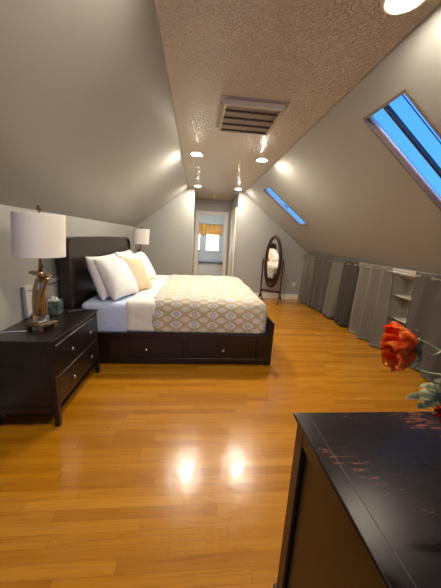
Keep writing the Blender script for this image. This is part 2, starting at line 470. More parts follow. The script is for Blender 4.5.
# ------------------------------------------------------------------ far room
FW = simple('far_room_paint', (.62, .66, .66), .6)
FY = 10.5
bm = BM(); box(bm, -1.6, -1.5, HY+.1, FY+.1, 0, 2.35); struct('wall_far_room_left', bm, FW)
bm = BM(); box(bm, 2.5, 2.6, HY+.1, FY+.1, 0, 2.35); struct('wall_far_room_right', bm, FW)
bm = BM(); box(bm, -1.6, 2.6, HY+.1, FY+.1, 2.35, 2.45); struct('ceiling_far_room', bm, simple('far_room_ceiling', (.6, .63, .66), .7))
WX = [-1.5, -.28, .10, .36, .84, 2.5]; WZ0, WZ1 = .92, 1.75
bm = BM(); holed_slab(bm, lambda u, v, w: Vector((u, FY+w, v)), WX, [0, WZ0, WZ1, 2.35], .1, {(1, 1), (3, 1)})
struct('wall_far_room_end', bm, FW)
GLOW = emis('bright_sheer_window', (.80, .93, 1.0), 3.0)
for i, (a, b) in enumerate(((WX[1], WX[2]), (WX[3], WX[4]))):
    bm = BM()
    box(bm, a-.05, a, FY-.02, FY, WZ0-.05, WZ1+.05); box(bm, b, b+.05, FY-.02, FY, WZ0-.05, WZ1+.05)
    box(bm, a-.05, b+.05, FY-.03, FY, WZ0-.06, WZ0-.001, .003); box(bm, a, b, FY-.02, FY, WZ1, WZ1+.05)
    box(bm, a, b, FY+.03, FY+.06, (WZ0+WZ1)/2-.015, (WZ0+WZ1)/2+.015)
    w = struct('window_%d' % (3+i), bm, TRIM)
    bm = BM(); box(bm, a, b, FY+.062, FY+.068, WZ0, WZ1)
    obj('pane', bm, GLOW, w)
# wooden strip valance
VAL = simple('golden_fabric', (.80, .42, .10), .7, var=.2, vscale=4)
bm = BM()
N = 60
for k in range(N):
    x0 = -.38+1.32*k/N; x1 = -.38+1.32*(k+1)/N
    y0 = FY-.07+.015*math.sin(k*.9); y1 = FY-.07+.015*math.sin((k+1)*.9)
    q = [bm.verts.new(c) for c in ((x0, y0, 1.52), (x1, y1, 1.52), (x1, y1, 1.90), (x0, y0, 1.90))]
    bm.faces.new(q)
bmesh.ops.remove_doubles(bm, verts=bm.verts, dist=1e-5)
bmesh.ops.solidify(bm, geom=bm.faces, thickness=.006)
va = tag(obj('window_valance', bm, VAL), 'golden orange pleated valance above the far room windows', 'valance')
bm = BM(); tube(bm, [(-.42, FY-.07, 1.915), (.98, FY-.07, 1.915)], .012, 8)
for x in (-.40, .96): box(bm, x-.008, x+.008, FY-.07, FY-.0, 1.907, 1.923)
obj('valance_rod', bm, STEEL, va)
# white cabinet bench with dark top
be = thing('window_bench', 'low white cabinet with dark top under the far room windows', 'bench', (0, 9.75, 0))
bm = BM(); box(bm, -1.0, 1.5, -.2, .3, .0, .50, .004)
for k in range(5): box(bm, -.96+k*.49, -.52+k*.49, -.215, -.2, .06, .46, .004)
obj('cabinet_body', bm, simple('bench_white', (.66, .70, .72), .5), be)
bm = BM(); box(bm, -1.03, 1.53, -.24, .32, .50, .56, .006)
obj('bench_top', bm, simple('bench_slate', (.10, .13, .15), .3), be)
# ceiling lamp of the far room
bm = BM(); lathe(bm, [(.0, -.07), (.09, -.06), (.14, -.03), (.15, 0)], 24, c=(.4, 9.0, 2.35), cap=False)
fl = tag(obj('flush_ceiling_lamp', bm, emis('far_lamp_glass', (.95, .97, 1.0), 110), smooth=True), 'round white ceiling lamp in the room past the hall', 'ceiling lamp')

# ------------------------------------------------------------------ skylights
GLASS = simple('skylight_glass', (1, 1, 1), .0, trans=1, ior=1.02, spec=.3)
SHAFT = simple('skylight_shaft_white', (.66, .66, .66), .4)
BRONZE = simple('bronze_window_frame', (.16, .12, .09), .4, .3)
for i, (a, b) in enumerate(SKY):
    bm = BM(); t0 = T; t1 = .26
    holed_slab(bm, onR, [a-.04, a, b, b+.04], [V0-.04, V0, V1, V1+.04], .012, {(1, 1)})
    for v in bm.verts: v.co += nR*.046
    w = struct('window_%d' % (i+1), bm, SHAFT)
    # white reveal lining and narrow wood edge at the ceiling plane
    bm = BM(); e = .008
    holed_slab(bm, onR, [a-.014, a+.006, b-.006, b+.014], [V0-.014, V0+.006, V1-.006, V1+.014], .05, {(1, 1)})
    for v in bm.verts: v.co -= nR*.006
    obj('window_trim', bm, simple('brown_reveal_edge', (.20, .14, .10), .4), w)
    bm = BM(); holed_slab(bm, onR, [a+.0, a+.014, b-.024, b], [V0, V0+.012, V1-.02, V1], .02, {(1, 1)})
    for v in bm.verts: v.co += nR*.018
    obj('sash', bm, SHAFT, w)
    bm = BM(); holed_slab(bm, onR, [a+.012, b-.022], [V0+.010, V1-.018], .004, set())
    for v in bm.verts: v.co += nR*.032
    obj('pane', bm, GLASS, w)
    if i == 0:
        bm = BM(); m_ = a+.205
        holed_slab(bm, onR, [m_-.012, m_+.012], [V0+.012, V1-.012], .026, set())
        for v in bm.verts: v.co += nR*.012
        obj('mullion', bm, simple('black_gasket', (.01, .012, .016), .4), w)
        bm = BM(); m_ = a+.085
        for m_ in (a+.055, a+.085): holed_slab(bm, onR, [m_-.0022, m_+.0022], [V0+.012, V1-.012], .006, set())
        for v in bm.verts: v.co += nR*.045
        obj('glazing_bar', bm, simple('blue_grey_bar', (.05, .09, .16), .4), w)

# ------------------------------------------------------------------ ceiling vent
vt = thing('ceiling_vent', 'square white louvred vent grille on the textured ceiling', 'vent', ((VX0+VX1)/2, (VY0+VY1)/2, CZ))
hx, hy = (VX1-VX0)/2, (VY1-VY0)/2
VENTW = simple('cream_vent_enamel', (.62, .57, .47), .4)
bm = BM()
holed_slab(bm, lambda u, v, w: Vector((u, v, w)), [-hx-.03, -hx+.03, hx-.03, hx+.03], [-hy-.03, -hy+.03, hy-.03, hy+.03], .008, {(1, 1)})
for v in bm.verts: v.co.z -= .008
obj('flange', bm, simple('vent_flange', (.42, .38, .33), .4), vt)
bm = BM()
holed_slab(bm, lambda u, v, w: Vector((u, v, w)), [-hx, -hx+.02, hx-.02, hx], [-hy, -hy+.02, hy-.02, hy], .042, {(1, 1)})
for v in bm.verts: v.co.z -= .048
obj('frame', bm, VENTW, vt)
bm = BM(); box(bm, -hx+.029, hx-.029, -hy+.029, hy-.029, .12, .125)
for s in (-1, 1): box(bm, min(s*(hx-.03), s*(hx-.026)), max(s*(hx-.03), s*(hx-.026)), -hy+.031, hy-.031, 0, .12)
obj('backing', bm, simple('vent_duct_grey', (.35, .32, .29), .6), vt)
for k in range(4):
    yc = -hy+.075+k*.13
    Mx = Matrix.Translation((0, yc, -.012)) @ Matrix.Rotation(R(-24), 4, 'X')
    bm = BM(); box(bm, -hx+.022, hx-.022, -.055, .055, -.0015, .0015, M=Mx)
    sl = obj('slat', bm, simple('vent_slat_grey', (.36, .33, .30), .35) if k == 0 else bpy.data.materials['vent_slat_grey'], vt)
    bm = BM(); box(bm, -hx+.022, hx-.022, .046, .058, -.010, .002, M=Mx)
    obj('slat_edge', bm, simple('vent_slat_edge', (.07, .055, .045), .5) if k == 0 else bpy.data.materials['vent_slat_edge'], vt)  # dark lip painted in for the shaded gap between slats
bm = BM(); tube(bm, [(.0, -hy+.05, -.036), (.0, hy-.06, -.036)], .004, 6); obj('linkage_rod', bm, STEEL, vt)
for sx in (-1, 1):
    for sy in (-1, 1):
        bm = BM(); lathe(bm, [(.005, -.003), (.005, 0)], 10, c=(sx*(hx+.016), sy*(hy-.08), -.008)); obj('screw', bm, DARKBACK, vt)

# ------------------------------------------------------------------ recessed lights
def make_light():
    t = thing('recessed_light', '', 'ceiling light', (0, 0, CZ), 0, 'round recessed lights in the flat ceiling')
    bm = BM(); lathe(bm, [(.053, -.001), (.062, -.003), (.082, -.012), (.095, -.008), (.098, 0), (.053, 0)], 32, cap=False)
    bm.verts.ensure_lookup_table()
    obj('trim_ring', bm, TRIM, t, smooth=True)
    bm = BM(); lathe(bm, [(.0005, -.017), (.020, -.0155), (.036, -.010), (.047, -.003), (.048, -.001)], 24)
    obj('bulb', bm, BULB, t, smooth=True)
    return t
LIGHTS = [(-.045, 3.73, 'recessed ceiling light on the left, just past the square vent'),
          (.83, 3.76, 'recessed ceiling light on the right, just past the square vent'),
          (-.02, 5.93, 'small-looking recessed ceiling light at the left end of the ceiling, by the hall'),
          (.84, 5.93, 'small-looking recessed ceiling light at the right end of the ceiling, by the hall'),
          (.858, 1.295, 'large recessed ceiling light cut by the top edge, nearest the big skylight'),
          (-.045, 1.10, 'recessed ceiling light overhead on the left before the vent'),
          ]
L0 = make_light()
for i, (x, y, lb) in enumerate(LIGHTS):
    if i == 0: t = L0
    else:
        t = L0.copy(); COL.objects.link(t)
        for c in L0.children:
            d = c.copy(); d.parent = t; COL.objects.link(d)
    t.location = (x, y, CZ); t['label'] = lb
    if y > 5 or y < 2:
        for d in t.children:
            if d.name.startswith('bulb'):
                d.data = d.data.copy(); d.data.materials[0] = BULB_DIM
sd = thing('smoke_detector', 'small round white smoke detector on the hall ceiling', 'smoke detector', (.41, 7.1, CZ))
bm = BM(); lathe(bm, [(.0, -.035), (.045, -.034), (.058, -.02), (.065, -.001)], 28, cap=False); obj('cover', bm, PLATE, sd, smooth=True)
bm = BM(); lathe(bm, [(.012, -.042), (.014, -.035)], 12); obj('test_button', bm, DARKBACK, sd)

# ------------------------------------------------------------------ bed
BX0, BX1, BY0, BY1 = -1.40, .887, 2.722, 4.88
bed = thing('platform_bed', 'large dark wood sleigh storage bed made up against the left wall', 'bed', (0, 0, 0))
bm = BM()   # near rail with inset for drawers
box(bm, -1.18, .845, BY0+.02, BY0+.045, .015, .36, .002)
for x0, x1, z0, z1 in ((-1.18, .845, .305, .36), (-1.18, .845, .015, .075), (-1.18, -.90, .075, .305), (-.115, -.075, .075, .305), (.705, .845, .075, .305)):
    box(bm, x0, x1, BY0, BY0+.0205, z0, z1, .002)
obj('side_rail', bm, BEDWOOD, bed)
bm = BM(); box(bm, -1.18, .80, BY1-.03, BY1, .035, .36, .003)
obj('side_rail', bm, BEDWOOD, bed)
for x0, x1, kx in ((-.896, -.119, -.51), (-.071, .701, .33)):
    bm = BM(); box(bm, x0, x1, BY0+.004, BY0+.0195, .079, .301, .003)
    d = obj('drawer', bm, BEDWOOD, bed)
    bm = BM(); lathe(bm, [(.007, 0), (.007, .014), (.015, .02), (.016, .027), (.010, .033), (.001, .034)], 16, M=Matrix.Rotation(PI/2, 4, 'X'), c=(kx, BY0+.004, .18))
    obj('knob', bm, CHROME, d, smooth=True)
for x in (-1.1, -.1, .76):
    for y in (BY0+.06, BY1-.09):
        bm = BM(); box(bm, x-.03, x+.03, y-.03, y+.03, 0, .05); obj('foot_block', bm, BEDWOOD, bed)
bm = BM(); box(bm, -1.17, .80, BY0+.06, BY1-.04, .07, .30); obj('platform', bm, DARKBACK, bed)
# footboard, slightly flared
bm = BM(); prism(bm, [(.80, .0), (.887, .0), (.892, .505), (.866, .51), (.842, .36), (.80, .36)], 'y', BY0-.003, BY1+.003)
bmesh.ops.bevel(bm, geom=list(bm.edges), offset=.004, segments=2, affect='EDGES')
obj('footboard', bm, BEDWOOD, bed)
# headboard: tall slightly bowed panel with rounded upper corners and a raised rim
HY0, HY1, HZ = 2.66, 5.04, 1.335
def hb_outline(ins):
    P = [(HY0+ins, 0)]
    r = .17-ins
    for k in range(9): a = PI-PI/2*k/8; P.append((HY0+ins+r+r*math.cos(a), HZ-ins-r*.62+r*.62*math.sin(a)))
    P.append(((HY0+HY1)/2, HZ-ins+.008))
    for k in range(9): a = PI/2-PI/2*k/8; P.append((HY1-ins-r+r*math.cos(a), HZ-ins-r*.62+r*.62*math.sin(a)))
    P.append((HY1-ins, 0))
    return P
def bow(z): return .022*math.sin(min(1, z/1.0)*PI*.5)-.10*max(0, z-1.15)
bm = BM()
out = hb_outline(.03)
K = 20
# stacked strips so the face can follow the bow
def yspan(z):
    lo, hi = HY0+.03, HY1-.03; r = .14; zz = HZ-.03-r*.62
    if z > zz:
        q = min(1, (z-zz)/(r*.62)); d = r*(1-math.sqrt(max(0, 1-q*q))); return lo+d, hi-d
    return lo, hi
zs = [0, .3, .6, .8, .9, 1.0, 1.05, 1.1, 1.15, 1.19, 1.218]+[1.218+.087*math.sin(PI/2*k/8) for k in range(1, 9)]
gf, gb = [], []
for z in zs:
    a_, b_ = yspan(z)
    gf.append([bm.verts.new((-1.262+bow(z), a_+(b_-a_)*q/6, z)) for q in range(7)])
    gb.append([bm.verts.new((-1.308, a_+(b_-a_)*q/6, z)) for q in range(7)])
for i_ in range(len(zs)-1):
    for q in range(6):
        bm.faces.new((gf[i_][q], gf[i_][q+1], gf[i_+1][q+1], gf[i_+1][q])); bm.faces.new((gb[i_][q], gb[i_+1][q], gb[i_+1][q+1], gb[i_][q+1]))
    for q in (0, 6): bm.faces.new((gf[i_][q], gf[i_+1][q], gb[i_+1][q], gb[i_][q]))
for q in range(6):
    bm.faces.new((gf[0][q], gb[0][q], gb[0][q+1], gf[0][q+1])); bm.faces.new((gf[-1][q], gf[-1][q+1], gb[-1][q+1], gb[-1][q]))
obj('headboard', bm, BEDWOOD, bed, angle=30)
bm = BM()
A, Bp = hb_outline(0), hb_outline(.034)
va, vb, vc, vd = [], [], [], []
for (p, q) in zip(A, Bp):
    va.append(bm.verts.new((-1.236+bow(p[1]), p[0], p[1]))); vb.append(bm.verts.new((-1.236+bow(q[1]), q[0], q[1])))
    vc.append(bm.verts.new((-1.318, q[0], q[1]))); vd.append(bm.verts.new((-1.318, p[0], p[1])))
for i_ in range(len(A)-1):
    for X_, Y_ in ((va, vb), (vb, vc), (vc, vd), (vd, va)): bm.faces.new((X_[i_], X_[i_+1], Y_[i_+1], Y_[i_]))
for e in (0, -1): bm.faces.new((va[e], vb[e], vc[e], vd[e]))
obj('headboard_rim', bm, BEDWOOD, bed, angle=40)
bm = BM(); box(bm, -1.236, -1.205, 2.74, 4.81, .10, .55, .004)
obj('lower_panel', bm, BEDWOOD, bed)

def rounded(bm, x0, x1, y0, y1, z0, z1, r, step=.025, amp=.006, nf=5., seed=0, uvl=None, puff=0, shell=0):
    """box whose upper edges are rounded with radius r; only lower corners stay tight"""
    nx = max(3, int((x1-x0)/step)); ny = max(3, int((y1-y0)/step)); nz = max(3, int((z1-z0)/step))
    vd = {}
    def V(i, j, k):
        key = (i, j, k)
        if key in vd: return vd[key]
        p = Vector((x0+(x1-x0)*i/nx, y0+(y1-y0)*j/ny, z0+(z1-z0)*k/nz))
        c = Vector((min(max(p.x, x0+r), x1-r), min(max(p.y, y0+r), y1-r), min(p.z, z1-r)))
        d = p-c
        q = p.copy()
        if d.length > 1e-6:
            # keep vertical sides straight, round the shoulder
            if d.z > 1e-6 or (abs(d.x) > 1e-6 and abs(d.y) > 1e-6): q = c+d.normalized()*min(r, max(abs(d.x), abs(d.y), abs(d.z)))
        nrm = d.normalized() if d.length > 1e-6 else Vector((0, 0, 1))
        fall = min(1, (p.z-z0)/.08)
        q += nrm*amp*(noise.noise(Vector((q.x*nf+seed, q.y*nf, q.z*nf)))*.9+noise.noise(Vector((q.x*nf*2.7, q.y*nf*2.7+seed, q.z*nf*2.7)))*.45)*(.4+.6*fall)
        if puff: q.z += puff*math.sin(PI*i/nx)*math.sin(PI*j/ny)*(1 if k == nz else 0)
        v = bm.verts.new(q)
        vd[key] = v
        vs_ = p.y if k == nz else (p.y-(z1-p.z) if j == 0 else (p.y+(z1-p.z) if j == ny else p.y))
        us_ = p.x if i < nx or k == nz else p.x+(z1-p.z)
        uvd[v] = (us_, vs_)
        return v
    uvd = {}
    F = []
    for i in range(nx):
        for j in range(ny):
            F.append((V(i, j, nz), V(i+1, j, nz), V(i+1, j+1, nz), V(i, j+1, nz)))
            if not shell: F.append((V(i, j, 0), V(i+1, j, 0), V(i+1, j+1, 0), V(i, j+1, 0)))
    for i in range(nx):
        for k in range(nz):
            for j in (0, ny): F.append((V(i, j, k), V(i+1, j, k), V(i+1, j, k+1), V(i, j, k+1)))
    for j in range(ny):
        for k in range(nz):
            for i in (0, nx): F.append((V(i, j, k), V(i, j+1, k), V(i, j+1, k+1), V(i, j, k+1)))
    lay = bm.loops.layers.uv.new('cloth')
    for f in F:
        ff = bm.faces.new(f)
        for lp in ff.loops: lp[lay].uv = uvd[lp.vert]
    if shell:
        bmesh.ops.recalc_face_normals(bm, faces=bm.faces)
        bmesh.ops.solidify(bm, geom=bm.faces, thickness=shell)
    return bm

# mattress in its fitted sheet
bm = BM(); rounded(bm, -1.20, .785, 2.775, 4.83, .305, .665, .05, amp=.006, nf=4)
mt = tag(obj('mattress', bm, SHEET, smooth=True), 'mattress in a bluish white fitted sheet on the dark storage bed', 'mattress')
bm = BM(); rounded(bm, -.76, .60, 2.762, 4.845, .362, .695, .075, amp=.010, nf=5, seed=3, shell=.006)
fs = tag(obj('top_sheet', bm, FOLD, smooth=True), 'cream white sheet folded back between pillows and patterned comforter', 'bed sheet')
bm = BM(); rounded(bm, -.50, .835, 2.748, 4.86, .365, .728, .12, amp=.016, nf=4.5, seed=9, puff=.012, shell=.012)
cf = tag(obj('comforter', bm, COMF, smooth=True), 'tan and white comforter with diamond pattern over the foot of the bed', 'comforter')

# pillows
def pillow(name, w, h, t, loc, yaw, lean, roll, mat, label, seed=0, group=None):
    bm = BM(); n = 30
    def P(u, v, s):
        a = 1-abs(u)**3.2; b = 1-abs(v)**3.2
        th = t*(max(a, 0)**.55)*(max(b, 0)**.55)*.5
        pin = 1-.07*(1-abs(u)**2)*abs(v)**2*1.0
        piu = 1-.07*(1-abs(v)**2)*abs(u)**2*1.0
        x = u*w/2*piu; z = v*h/2*pin
        wr = .010*noise.noise(Vector((u*2.2+seed, v*2.2, s*3)))+.006*noise.noise(Vector((u*5, v*5+seed, s)))
        return Vector((x, s*th+wr*(a*b if a*b > 0 else 0), z))
    g = {}
    for s in (-1, 1):
        for i in range(n+1):
            for j in range(n+1):
                u, v = -1+2*i/n, -1+2*j/n
                u = math.sin(u*PI/2)*.4+u*.6; v = math.sin(v*PI/2)*.4+v*.6
                if s == 1 and (i in (0, n) or j in (0, n)): g[(s, i, j)] = g[(-1, i, j)]
                else: g[(s, i, j)] = bm.verts.new(P(u, v, s))
        for i in range(n):
            for j in range(n):
                q = [g[(s, i, j)], g[(s, i+1, j)], g[(s, i+1, j+1)], g[(s, i, j+1)]]
                bm.faces.new(q if s == 1 else q[::-1])
    o = obj(name, bm, mat, smooth=True)
    # local: width along x, thickness y, height z.  bed axis: width must run along world Y
    o.rotation_mode = 'QUATERNION'
    Mz = Matrix.Rotation(yaw, 4, 'Z') @ Matrix.Rotation(lean, 4, 'X') @ Matrix.Rotation(roll, 4, 'Y')
    o.rotation_quaternion = Mz.to_quaternion(); o.location = loc
    return tag(o, label, 'pillow', group)
PG = 'pillows stacked against the headboard'
pillow('pillow', .74, .50, .20, (-1.035, 3.22, .905), R(84), R(-20), R(0), PILLOWC, 'white pillow against the headboard at the near side of the bed, behind the front one', 1, PG)
pillow('pillow', .52, .50, .22, (-.90, 3.10, .895), R(74), R(-30), R(2), PILLOWC, 'plump white pillow at the front of the near side, leaning on another', 5, PG)
pillow('pillow', .80, .50, .20, (-1.05, 4.20, .905), R(90), R(-20), R(0), PILLOWC, 'white pillow against the headboard at the far side, peeking up behind the tan one', 11, PG)
pillow('pillow', .78, .50, .22, (-.85, 4.08, .895), R(80), R(-30), R(-3), PILLOWC, 'white pillow at the far side of the bed, right of the tan cushion', 15, PG)
pillow('throw_pillow', .41, .46, .15, (-.755, 3.43, .895), R(68), R(-28), R(6), TAN, 'square tan textured throw pillow in the middle of the bed', 21)

# ------------------------------------------------------------------ nightstands
def make_nightstand(name, label, loc, wid=.81, dep=.445, h=.66):
    t = thing(name, label, 'nightstand', loc)   # origin: back centre on the floor, front faces +x
    w2 = wid/2
    bm = BM()
    box(bm, .02, dep-.012, -w2+.012, w2-.012, .115, h-.022)
    obj('body', bm, BLACKWOOD, t)
    bm = BM(); box(bm, 0, dep+.006, -w2-.006, w2+.006, h-.022, h, .003, 2)
    obj('top', bm, BLACKWOOD, t)
    for x in (.003, dep-.038):
        for y in (-w2, w2-.035):
            bm = BM(); box(bm, x, x+.035, y, y+.035, 0, h-.0225, .002)
            # splayed toe
            for v in bm.verts:
                if v.co.z < .05: v.co.x += .006 if x > .1 else -.002
            obj('leg', bm, BLACKWOOD, t)
    bm = BM()
    for y in (-w2+.001, w2-.021): box(bm, .038, dep-.038, y, y+.02, .105, .15, .002)
    box(bm, dep-.034, dep-.012, -w2+.035, w2-.035, .10, .145, .002)
    obj('apron', bm, BLACKWOOD, t)
    for z0, z1 in ((.152, .375), (.385, .612)):
        bm = BM(); box(bm, dep-.013, dep-.001, -w2+.038, w2-.038, z0, z1, .003)
        d = obj('drawer', bm, BLACKWOOD, t)
        for ky in (-.175, .175):
            bm = BM(); lathe(bm, [(.006, 0), (.005, .013), (.012, .018), (.0135, .024), (.009, .030), (.001, .031)], 16,
                             M=Matrix.Rotation(PI/2, 4, 'Y'), c=(dep-.001, ky, (z0+z1)/2+.01))
            obj('knob', bm, CHROME, d, smooth=True)
    return t
make_nightstand('nightstand', 'black two-drawer nightstand at the left edge, near side of the bed', (-1.394, 2.155, 0))
make_nightstand('nightstand', 'black nightstand on the far side of the bed, mostly hidden', (-1.394, 5.53, 0))

# ------------------------------------------------------------------ lamps
def make_lamp(label, loc, rot):
    t = thing('table_lamp', label, 'lamp', loc, rot, 'matching lamps on the two nightstands')
    bm = BM(); s = .075
    box(bm, -s, s, -s, s, .028, .048, .003); box(bm, -s+.012, s-.012, -s+.012, s-.012, .047, .054, .002)
    for a in (-1, 1):
        for b in (-1, 1):
            x, y = a*(s-.016), b*(s-.016)
            box(bm, x-.016, x+.016, y-.016, y+.016, 0, .029, .002)
    obj('base', bm, BRASS, t)
    bm = BM(); box(bm, -.036, .036, -.036, .036, .0545, .105, .004, 2); obj('crystal_block', bm, CRYSTAL, t)
    # knotted glass body: main column, loop over the neck, thin strand down the side
    P = [(-.010, 0, .106), (-.012, 0, .17), (-.012, 0, .24), (-.010, 0, .31), (-.004, 0, .365), (.022, -.012, .402), (.030, -.040, .425), (-.010, -.056, .432), (-.050, -.036, .422), (-.058, .004, .412), (-.030, .040, .405), (.018, .046, .402), (.046, .018, .385), (.044, -.010, .34), (.038, -.022, .27), (.030, -.026, .19), (.020, -.020, .112)]
    Rr = [.046, .050, .050, .045, .034, .024, .017, .015, .015, .015, .015, .017, .019, .022, .023, .022, .016]
    pts, rr = catmull(P, 7, Rr)
    bm = BM(); tube(bm, pts, rr, 14)
    obj('glass_body', bm, AMBER, t, smooth=True)
    bm = BM(); pts, rr = catmull([(.0, .0, .395), (-.004, .002, .43), (.006, .0, .46), (.0, 0, .49)], 7, [.018, .014, .016, .013])
    tube(bm, pts, rr, 12); obj('glass_neck', bm, AMBER, t, smooth=True)
    bm = BM(); lathe(bm, [(.014, .465), (.016, .475), (.010, .485), (.010, .53), (.017, .535), (.017, .575), (.004, .58), (.003, .80)], 14)
    obj('socket', bm, BRASS, t, smooth=True)
    # shade with thickness, spider wires and finial
    bm = BM()
    lathe(bm, [(.161, .545), (.1615, .553), (.1595, .832), (.159, .840), (.156, .840), (.1565, .832), (.1585, .553), (.158, .545), (.161, .545)], 48, cap=False)
    sh = obj('lamp_shade', bm, SHADE, t, smooth=True)
    bm = BM()
    for k in range(3):
        a = 2*PI*k/3; tube(bm, [(0, 0, .815), (.156*math.cos(a), .156*math.sin(a), .830)], .0022, 6)
    obj('shade_wire', bm, BRASS, sh)
    bm = BM(); lathe(bm, [(.003, .80), (.004, .845), (.010, .850), (.005, .858), (.014, .868), (.0175, .880), (.013, .893), (.002, .898)], 16)
    obj('finial', bm, BRASS, t, smooth=True)
    # the lamp stands a little out of true: everything above the base leans away from the wall
    lean = Matrix.Rotation(-rot, 3, 'Z') @ Vector((.052/.8, 0, 0))
    for c in list(t.children)+list(sh.children):
        if c.name.startswith(('base', 'crystal')): continue
        for v in c.data.vertices: v.co += lean*max(0, v.co.z-.06)
    return t
make_lamp('white drum-shade lamp with knotted amber glass base on the near nightstand', (-1.155, 2.01, .6605), R(-25))
make_lamp('white drum-shade lamp beyond the bed, in front of the far wall', (-1.165, 5.50, .6605), R(-25))

# tissue box
tb = thing('tissue_box', 'small grey-green tissue box between the lamp and the headboard', 'tissue box', (-1.262, 2.40, .6605), R(8))
def tissue_mat():
    return simple('marbled_green_card', (.075, .105, .095), .4, var=.75, vscale=22)
bm = BM(); box(bm, -.058, .058, -.058, .058, 0, .118, .004, 2); obj('carton', bm, tissue_mat(), tb)
bm = BM(); n = 14
vs2 = [[bm.verts.new(((i/n-.5)*.085, (j/n-.5)*.06, .119+.035*(1-(2*i/n-1)**2)*(1-(2*j/n-1)**2)**.5+.018*noise.noise(Vector((i*.6, j*.6, 2))))) for j in range(n+1)] for i in range(n+1)]
for i in range(n):
    for j in range(n): bm.faces.new((vs2[i][j], vs2[i+1][j], vs2[i+1][j+1], vs2[i][j+1]))
bmesh.ops.solidify(bm, geom=bm.faces, thickness=.002)
obj('tissue', bm, PILLOWC, tb, smooth=True)
# remote control / tray
rm = thing('remote_control', 'black remote control lying on the nightstand beside the bed', 'remote control', (-1.10, 2.455, .6605), R(-42))
bm = BM(); box(bm, -.024, .024, -.085, .085, 0, .018, .006, 2); obj('case', bm, simple('black_plastic', (.012, .012, .013), .35), rm)
bm = BM()
for i in range(3):
    for j in range(6): box(bm, -.016+i*.012, -.008+i*.012, -.06+j*.02, -.05+j*.02, .018, .0205, .001)
obj('buttons', bm, simple('grey_rubber', (.08, .08, .085), .6), rm)
# white cord lying on the nightstand
bm = BM(); tube(bm, catmull([(-1.39, 1.86, .664), (-1.34, 1.90, .664), (-1.27, 1.915, .664), (-1.22, 1.93, .664)], 6), .0035, 8)
cdo = tag(obj('lamp_cord', bm, PLATE, smooth=True), 'thin white cord lying across the nightstand top behind the lamp base', 'cord')
# framed white panel against the wall
fp = thing('white_wall_frame', 'white rectangular frame standing against the wall behind the lamp', 'frame', (XL+.016, 2.57, .661), R(0))
WF = simple('white_frame_paint', (.62, .62, .60), .4)
bm = BM()
w2, z0, z1 = .335, .0, .265
box(bm, -.012, .016, -w2, w2, z0, z0+.035, .003); box(bm, -.012, .016, -w2, w2, z1-.035, z1, .003)
box(bm, -.012, .016, -w2, -w2+.035, z0+.035, z1-.035, .003); box(bm, -.012, .016, w2-.035, w2, z0+.035, z1-.035, .003)
obj('frame', bm, WF, fp)
bm = BM(); box(bm, -.011, .002, -w2+.03, w2-.03, z0+.03, z1-.03); obj('inner_panel', bm, WF, fp)
bm = BM(); q = .045
for (a0, a1, b0, b1) in ((-w2+q, w2-q, z1-q-.006, z1-q), (-w2+q, -w2+q+.004, z0+q, z1-q)): box(bm, .002, .0035, a0, a1, b0, b1)
obj('dark_line', bm, DARKBACK, fp)

# ------------------------------------------------------------------ outlet
ot = thing('wall_outlet', 'white outlet plate low on the far wall beside the cheval mirror', 'outlet', (2.45, Y1, .37))
bm = BM(); box(bm, -.038, .038, -.007, -.0005, -.06, .06, .003); obj('cover_plate', bm, PLATE, ot)
for z in (-.026, .026):
    bm = BM(); box(bm, -.014, .014, -.0095, -.007, z-.015, z+.015, .002)
    s = obj('socket', bm, PLATE, ot)
    bm = BM()
    for x in (-.006, .006): box(bm, x-.0012, x+.0012, -.0105, -.0095, z-.002, z+.008)
    obj('slot', bm, DARKBACK, s)

# ------------------------------------------------------------------ cheval mirror
mr = thing('cheval_mirror', 'oval standing mirror in a dark cherry frame by the far wall', 'mirror', (1.745, 5.90, 0), R(-30))
a, b, cz = .162, .560, .935
bm = BM(); N = 64
tube(bm, [(a*math.cos(2*PI*k/N), 0, cz+b*math.sin(2*PI*k/N)) for k in range(N)], .040, 10, closed=True, squash=.42)
fr = obj('mirror_frame', bm, REDWOOD, mr, smooth=True)
bm = BM(); v = [bm.verts.new(((a-.008)*math.cos(2*PI*k/N), -.006, cz+(b-.008)*math.sin(2*PI*k/N))) for k in range(N)]
f = bm.faces.new(v); r_ = bmesh.ops.extrude_face_region(bm, geom=[f])
for q in r_['geom']:
    if isinstance(q, bmesh.types.BMVert): q.co.y += .010
obj('mirror_glass', bm, MIRROR, mr)
for s in (-1, 1):
    prof = [(.016, .10), (.02, .16), (.014, .18), (.022, .22), (.016, .27), (.013, .40), (.019, .46), (.012, .49), (.017, .53), (.017, .62), (.012, .66), (.018, .70), (.013, .76), (.019, .86), (.021, .93), (.014, .955), (.018, .975), (.010, .995), (.002, 1.0)]
    bm = BM(); lathe(bm, prof, 14, c=(s*.232, 0, 0)); obj('post', bm, REDWOOD, mr, smooth=True)
    for e in (-1, 1):
        bm = BM(); pts, rr = catmull([(s*.232, e*.0, .19), (s*.232, e*.06, .155), (s*.232, e*.12, .075), (s*.232, e*.175, .028), (s*.232, e*.20, .016)], 5, [.019, .018, .017, .016, .016])
        tube(bm, pts, rr, 10); obj('foot', bm, REDWOOD, mr, smooth=True)
    bm = BM(); tube(bm, [(s*.19, 0, .92), (s*.25, 0, .92)], .008, 8); obj('pivot', bm, BRASS, mr)
bm = BM(); box(bm, -.22, .22, -.011, .011, .235, .285, .005, 2)
obj('stretcher', bm, REDWOOD, mr)

